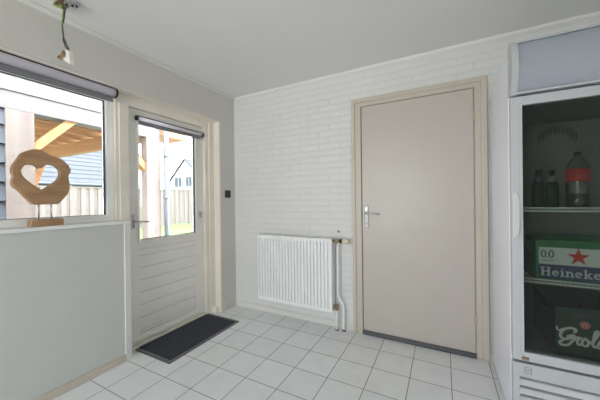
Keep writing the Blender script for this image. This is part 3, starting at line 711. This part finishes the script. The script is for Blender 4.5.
# crates
def crate(t, x0, x1, y0, y1, z0, z1, m, slot):
    c = MB(); w_ = 0.006
    # hollow box with rim, posts and a grip opening in the side wall
    c.box(x0, x1, y0, y0 + w_, z0, z1 - (0.0 if not slot else 0.0), 0.002)
    c.box(x0, x1, y1 - w_, y1, z0, z1, 0.002)
    ym = (y0 + y1) / 2
    for xa, xb in ((x0, x0 + w_), (x1 - w_, x1)):
        c.box(xa, xb, y0, y1, z0, z1 - 0.075, 0.001)
        c.box(xa, xb, y0, ym - 0.075, z1 - 0.076, z1, 0.001); c.box(xa, xb, ym + 0.075, y1, z1 - 0.076, z1, 0.001)
        c.box(xa, xb, ym - 0.076, ym + 0.076, z1 - 0.028, z1, 0.001)
    c.box(x0 + 0.002, x1 - 0.002, y0 + 0.002, y1 - 0.002, z0, z0 + 0.008)
    body = c.build('crate_body', m, t)
    rm = MB()
    for q in ((x0 - 0.003, x1 + 0.003, y0 - 0.003, y0 + 0.008), (x0 - 0.003, x1 + 0.003, y1 - 0.008, y1 + 0.003), (x0 - 0.003, x0 + 0.008, y0, y1), (x1 - 0.008, x1 + 0.003, y0, y1)):
        rm.box(q[0], q[1], q[2], q[3], z1 - 0.012, z1, 0.002)
    rm.build('rim', m, t); rm = MB()
    for q in ((x0 - 0.003, x1 + 0.003, y0 - 0.003, y0 + 0.008), (x0 - 0.003, x0 + 0.008, y0, y1)):
        rm.box(q[0], q[1], q[2], q[3], z0, z0 + 0.012, 0.002)
    rm.build('bottom_band', m, t)
    dv = MB()
    for k in (1, 2, 3): dv.box(x0 + 0.006 + k * (x1 - x0 - 0.012) / 4 - 0.0015, x0 + 0.006 + k * (x1 - x0 - 0.012) / 4 + 0.0015, y0 + 0.006, y1 - 0.006, z0 + 0.008, z1 - 0.09)
    for k in (1, 2, 3, 4): dv.box(x0 + 0.006, x1 - 0.006, y0 + 0.006 + k * (y1 - y0 - 0.012) / 5 - 0.0015, y0 + 0.006 + k * (y1 - y0 - 0.012) / 5 + 0.0015, z0 + 0.008, z1 - 0.09)
    dv.build('bottle_divider', m, t)
    return body
hk = thing('beer_crate', (0.62, 2.1, 0.797), 'bright green beer crate with navy band and red star on the middle fridge shelf', 'crate')
hy = 1.905; hx = 0.442
crate(hk, hx, hx + 0.400, hy, hy + 0.300, 0.797, 1.018, M['greencrate'], True)
MB().box(hx + 0.012, hx + 0.388, hy - 0.0015, hy, 0.884, 0.978).build('white_label', M['label'], hk)
MB().box(hx + 0.010, hx + 0.390, hy - 0.0018, hy, 0.812, 0.888).build('navy_band', M['navy'], hk)
def word(txt, x0, z0, h, sx, wk, m, name, y, par):
    S = Strokes(); x = x0
    for ch in txt:
        g, adv = slab_glyph(ch)
        for P, w_ in g: S.seg([(x + p[0] * h * sx, z0 + p[1] * h) for p in P], w_ * h * wk, y0=y, joints=False)
        x += adv * h * sx
    return S.b.build(name, m, par)
word('Heineken', hx + 0.018, 0.827, 0.045, 1.12, 1.0, M['label'], 'lettering', hy - 0.0018, hk)
word('0.0', hx + 0.020, 0.921, 0.044, 1.0, 1.0, M['navy'], 'lettering', hy - 0.0015, hk)
S = Strokes()
S.seg([(hx + 0.020, 0.908), (hx + 0.078, 0.908)], 0.003, y0=hy - 0.0015, joints=False)
S.b.build('small_print', M['navy'], hk)
sx_, sz_ = 0.612, 0.934
stp = [(sx_ + (0.046 if k % 2 == 0 else 0.018) * math.sin(k * PI / 5), sz_ + (0.046 if k % 2 == 0 else 0.018) * math.cos(k * PI / 5)) for k in range(10)]
MB().prism(stp, 1, hy - 0.003, hy - 0.0012).build('star', M['star'], hk)

gc = thing('beer_crate', (0.70, 2.1, 0.409), 'dark green beer crate with white script lettering at the fridge bottom', 'crate')
gy = 1.915; gx = 0.522
crate(gc, gx, gx + 0.300, gy, gy + 0.400, 0.409, 0.668, M['darkcrate'], True)
G = Strokes()
def gs(P, w_=0.0115): G.seg([(gx + 0.010 + p[0], 0.462 + p[1]) for p in catmull(P, 5, False)], w_, y0=gy)
gs([(-0.004, 0.094), (-0.002, 0.082), (0.008, 0.078), (0.020, 0.088)], 0.009)
gs([(0.066, 0.080), (0.072, 0.090), (0.060, 0.098), (0.036, 0.094), (0.016, 0.074), (0.010, 0.050), (0.022, 0.036), (0.044, 0.042), (0.060, 0.060)], 0.012)
gs([(0.038, 0.052), (0.064, 0.062), (0.056, 0.030), (0.036, 0.006), (0.014, 0.004), (0.006, 0.016), (0.018, 0.026)], 0.011)
gs([(0.062, 0.036), (0.078, 0.056), (0.082, 0.050), (0.076, 0.030), (0.080, 0.018), (0.090, 0.022)], 0.0105)
gs([(0.082, 0.050), (0.092, 0.054)], 0.009)
gs([(0.104, 0.052), (0.094, 0.036), (0.098, 0.018), (0.112, 0.018), (0.118, 0.038), (0.108, 0.054), (0.104, 0.050)], 0.0105)
gs([(0.118, 0.046), (0.128, 0.036), (0.152, 0.078), (0.154, 0.100), (0.144, 0.094), (0.136, 0.050), (0.136, 0.022), (0.148, 0.020)], 0.0105)
gs([(0.150, 0.022), (0.164, 0.056), (0.172, 0.044), (0.172, 0.022), (0.158, 0.016)], 0.0105)
gs([(0.196, 0.052), (0.184, 0.048), (0.182, 0.026), (0.192, 0.016), (0.204, 0.026)], 0.0105)
gs([(0.204, 0.026), (0.222, 0.080), (0.224, 0.100), (0.214, 0.090), (0.210, 0.016)], 0.0105)
gs([(0.212, 0.036), (0.226, 0.052), (0.232, 0.044), (0.230, 0.020), (0.244, 0.022)], 0.0105)
G.b.build('lettering', M['label'], gc)
em = [(0.638 + 0.021 * math.cos(k * PI / 12), 0.585 + 0.020 * math.sin(k * PI / 12)) for k in range(24)]
emo = MB().prism(em, 1, gy - 0.0022, gy).build('emblem', M['palered'], gc)
E_ = Strokes()
for (xx, zz) in ((-0.010, 0.006), (0.0, 0.008), (0.010, 0.006), (-0.008, -0.006), (0.004, -0.007)):
    E_.seg([(0.638 + xx - 0.002, 0.585 + zz - 0.003), (0.638 + xx, 0.585 + zz + 0.003), (0.638 + xx + 0.002, 0.585 + zz - 0.003)], 0.0022, y0=gy - 0.0022, joints=False)
E_.b.build('emblem_mark', M['label'], gc)
gh = MB()
gh.box(gx + 0.07, gx + 0.23, gy - 0.0015, gy + 0.001, 0.622, 0.652, 0.001)
gh.build('grip_shade_patch', M['slot'], gc)  # flat dark patch standing in for the shaded grip opening

# ------------------------------------------------------------------ outside
pv = MB().box(-8.2, OX - 0.001, -6, 6.2, -0.16, -0.06)
tag(pv.build('patio', M['paving']), 'grey paved patio between the house and the lawn', 'patio')['kind'] = 'structure'
lw = MB().box(-60, -8.2, -30, 60, -0.2, -0.05); lw.box(-8.2, OX - 0.5, 6.2, 60, -0.2, -0.05)
tag(lw.build('lawn', M['grass']), 'bright green lawn running up to the pale garden fence', 'lawn', kind='stuff')

# timber canopy
cp = thing('garden_canopy', (-5.5, 1.5, -0.06), 'timber garden canopy with pale posts, orange rafters and diagonal braces', 'canopy')
XF = -3.60; XBk = -7.6
posts = [(XF - 0.19, 0.975, 0.205), (XF - 0.13, 2.340, 0.205)]
for x, y, w_ in posts:
    MB().box(x, XF, y, y + w_, -0.06, 2.134, 0.004).build('post', M['post'], cp)
for y in (-0.75, 0.98, 2.34):
    MB().box(XBk, XBk + 0.15, y, y + 0.15, -0.06, 2.10, 0.004).build('post', M['post'], cp)
MB().box(XF - 0.16, XF, -0.75, 2.545, 2.134, 2.303, 0.004).build('front_beam', M['fascia'], cp)
MB().box(XF - 0.14, XF + 0.012, -0.75, 2.545, 2.306, 2.82, 0.004).build('fascia_board', M['fascia'], cp)
MB().box(XBk - 0.05, XF - 0.16, 2.37, 2.47, 2.090, 2.290, 0.004).build('side_beam', M['timberx'], cp)
MB().box(XBk, XBk + 0.1, -0.75, 2.37, 2.090, 2.290, 0.004).build('rear_beam', M['timber'], cp)
for k in range(9):
    x = XF - 0.55 - k * 0.42
    MB().box(x - 0.03, x + 0.03, -0.75, 2.70, 2.292, 2.40, 0.003).build('rafter', M['timber'], cp)
rf = MB()
for k in range(15):
    y = -0.75 + k * 0.235
    rf.box(XBk - 0.2, XF - 0.15, y, y + 0.229, 2.402, 2.425, 0.002)
rf.build('roof_boards', M['timberx'], cp)
MB().box(XF - 0.45, XF + 0.005, 2.55, 3.0, 2.195, 2.30, 0.003).build('eaves_board', M['timberx'], cp)
MB().box(XBk - 0.25, XF - 0.15, -0.85, 2.97, 2.43, 2.50).build('roof_cover', M['siding'], cp)
def brace(p, q): MB().bar(p, q, 0.075, 0.10, (1, 0, 0)).build('brace', M['timber'], cp)
xb_ = XF - 0.08
brace((xb_, 1.10, 1.70), (xb_, 1.52, 2.16)); brace((xb_, 2.44, 1.62), (xb_, 1.93, 2.16))
MB().bar((XF - 0.15, 2.42, 1.68), (XF - 0.62, 2.42, 2.13), 0.08, 0.10, (0, 1, 0)).build('brace', M['timberx'], cp)
MB().bar((XBk + 0.14, 2.42, 1.62), (XBk + 0.62, 2.42, 2.13), 0.08, 0.10, (0, 1, 0)).build('brace', M['timberx'], cp)
sd = MB()
for k in range(12):
    z = 0.02 + k * 0.178
    sd.prism([(XF - 0.14, z + 0.004), (XF - 0.005, z + 0.004), (XF - 0.028, z + 0.172), (XF - 0.14, z + 0.172)], 1, -0.75, 0.976)
sd.box(XF - 0.17, XF - 0.14, -0.75, 0.975, -0.06, 2.134)
sd.build('siding_wall', M['siding'], cp)

# downpipe
dp = thing('downpipe', (XF + 0.06, 2.590, -0.06), 'pale zinc rainwater downpipe beside the canopy corner post', 'pipe')
MB().tube([(XF + 0.06, 2.592, -0.06), (XF + 0.06, 2.592, 2.40)], 0.036, 16).build('pipe', M['zinc'], dp)
for z in (1.30, 1.90):
    MB().tube([(XF + 0.06, 2.592, z - 0.02), (XF + 0.06, 2.592, z + 0.02)], 0.043, 16).build('pipe_clip', M['zinc'], dp)

# fence
fn = thing('garden_fence', (-12.6, 6, -0.05), 'pale timber board fence at the back of the lawn', 'fence')
for j in range(13):
    y0 = -4.0 + j * 1.83
    p = MB()
    for k in range(12):
        y = y0 + 0.03 + k * 0.149
        if k % 2 == 0: p.box(-12.60, -12.58, y, y + 0.155, 0.0, 1.80)
        else: p.box(-12.64, -12.62, y, y + 0.155, 0.0, 1.80)
    p.build('board_panel', M['fence'], fn)
    for z in (0.3, 0.95, 1.6): MB().box(-12.62, -12.60, y0, y0 + 1.83, z, z + 0.06).build('rail', M['fence'], fn)
    MB().box(-12.665, -12.575, y0 - 0.045, y0 + 0.045, -0.05, 1.88).build('post', M['fence'], fn)
MB().box(-12.68, -12.56, -4, 19.8, 1.80, 1.84).build('capping_rail', M['fence'], fn)

# neighbouring low roof
nh = thing('neighbour_house', (-18, 5, -0.05), 'low neighbouring house with dark tiled roof behind the fence', 'house')
MB().box(-24, -16.2, -6, 9.6, -0.05, 2.2).build('wall', M['houseb'], nh)
rt = MB(); n = 17
for k in range(n):
    u0, u1 = k / n, (k + 1) / n
    xa, xb = -15.9 - u0 * 4.3, -15.9 - u1 * 4.3; za, zb = 2.15 + u0 * 4.1, 2.15 + u1 * 4.1
    rt.prism([(xa, za - 0.02), (xa, za + 0.07), (xb, zb + 0.03), (xb, zb - 0.06)], 1, -6.3, 9.8)
rt.prism([(-20.2, 6.25), (-24.5, 2.15), (-24.5, 2.05), (-20.2, 6.15)], 1, -6.3, 9.8)
rt.build('roof', M['rooftile'], nh)
MB().tube([(-15.85, -6.3, 2.12), (-15.85, 9.8, 2.12)], 0.07).build('gutter', M['siding'], nh)
ga = MB().prism([(-24, 2.1), (-16.2, 2.1), (-20.2, 6.1)], 1, 9.4, 9.6)
ga.build('gable', M['houseb'], nh)

# far gable house
gb = thing('gable_house', (-24.5, 24, -0.05), 'white gabled house with grey roof and two windows beyond the fence', 'house')
AX, AZ, EZ, HW = -24.27, 5.62, 3.25, 2.6
MB().prism([(AX - HW, -0.05), (AX + HW, -0.05), (AX + HW, EZ), (AX, AZ), (AX - HW, EZ)], 1, 20.0, 30.0).build('wall', M['housew'], gb)
r_ = MB(); ov = 0.12
k_ = (AZ - EZ) / HW
for s_ in (-1, 1):
    r_.prism([(AX, AZ + 0.02), (AX + s_ * (HW + 0.3), AZ + 0.02 - k_ * (HW + 0.3)), (AX + s_ * (HW + 0.3), AZ + 0.16 - k_ * (HW + 0.3)), (AX, AZ + 0.16)], 1, 19.85, 30.2)
r_.build('roof', M['rooftile'], gb)
for x0, x1 in ((-25.80, -24.72), (-24.05, -23.2)):
    wq = MB().box(x0, x1, 19.94, 20.05, 2.75, 3.75).build('window', M['winblue'], gb)
    q = MB()
    q.box(x0 - 0.06, x1 + 0.06, 19.90, 19.96, 2.69, 2.76); q.box(x0 - 0.06, x1 + 0.06, 19.90, 19.96, 3.74, 3.81)
    for x in (x0 - 0.06, (x0 + x1) / 2 - 0.03, x1): q.box(x, x + 0.06, 19.90, 19.96, 2.70, 3.80)
    q.build('window_frame', M['housew'], wq)

for o in bpy.data.objects:
    if '_o' in o: del o['_o']

# ------------------------------------------------------------------ light
W = bpy.data.worlds.new('sky'); SC.world = W; W.use_nodes = True
nt = W.node_tree; bgn = nt.nodes['Background']
tc = nt.nodes.new('ShaderNodeTexCoord'); sp = nt.nodes.new('ShaderNodeSeparateXYZ'); nt.links.new(tc.outputs['Generated'], sp.inputs[0])
cr = nt.nodes.new('ShaderNodeValToRGB')
cr.color_ramp.elements[0].position = 0.0; cr.color_ramp.elements[0].color = (1.0, 0.985, 0.96, 1)
cr.color_ramp.elements[1].position = 0.7; cr.color_ramp.elements[1].color = (0.80, 0.90, 1.0, 1)
nt.links.new(sp.outputs['Z'], cr.inputs['Fac']); nt.links.new(cr.outputs['Color'], bgn.inputs['Color'])
bgn.inputs['Strength'].default_value = 4.5
sun = bpy.data.lights.new('sun', 'SUN'); sun.energy = 2.0; sun.angle = math.radians(2); sun.color = (1, 0.95, 0.86)
so = bpy.data.objects.new('sun', sun); C.objects.link(so)
dv_ = Vector((-0.42, 0.42, -1.0)); so.rotation_euler = dv_.to_track_quat('-Z', 'Y').to_euler()
def portal(loc, rot, sx, sy):
    l = bpy.data.lights.new('daylight_portal', 'AREA'); l.shape = 'RECTANGLE'; l.size = sx; l.size_y = sy; l.cycles.is_portal = True
    o = bpy.data.objects.new('daylight_portal', l); C.objects.link(o); o.location = loc; o.rotation_euler = rot
portal((-2.44, 0.0, 1.35), (0, -PI / 2, 0), 1.6, 4.6)
portal(((RWX0 + RWX1) / 2, YR - 0.15, (RWZ0 + RWZ1) / 2), (PI / 2, 0, 0), RWX1 - RWX0, RWZ1 - RWZ0)

# ------------------------------------------------------------------ camera
F, YAW, PIT, ROL = 272.64, math.radians(27.735), math.radians(-0.153), math.radians(0.684)
cam = bpy.data.cameras.new('camera'); cam.sensor_width = 36; cam.lens = F / 600 * 36; cam.clip_start = 0.05; cam.clip_end = 300
co = bpy.data.objects.new('camera', cam); C.objects.link(co); SC.camera = co
c_, s_ = math.cos(YAW), math.sin(YAW)
R0 = Vector((c_, s_, 0)); D0 = Vector((-s_, c_, 0)); U0 = Vector((0, 0, 1))
cp_, sp_ = math.cos(PIT), math.sin(PIT)
D1 = D0 * cp_ + U0 * sp_; U1 = -D0 * sp_ + U0 * cp_
cr_, sr_ = math.cos(ROL), math.sin(ROL)
R2 = R0 * cr_ - U1 * sr_; U2 = R0 * sr_ + U1 * cr_
mtx = Matrix((R2, U2, -D1)).transposed().to_4x4(); mtx.translation = Vector((0, 0, 1.25))
co.matrix_world = mtx

SC.view_settings.view_transform = 'Standard'; SC.view_settings.look = 'None'
SC.view_settings.gamma = 1; SC.view_settings.use_curve_mapping = False
SC.view_settings.exposure = 1.86
SC.cycles.max_bounces = 12; SC.cycles.diffuse_bounces = 8; SC.cycles.transparent_max_bounces = 16
SC.cycles.caustics_reflective = False; SC.cycles.caustics_refractive = False
SC.cycles.sample_clamp_indirect = 6.0
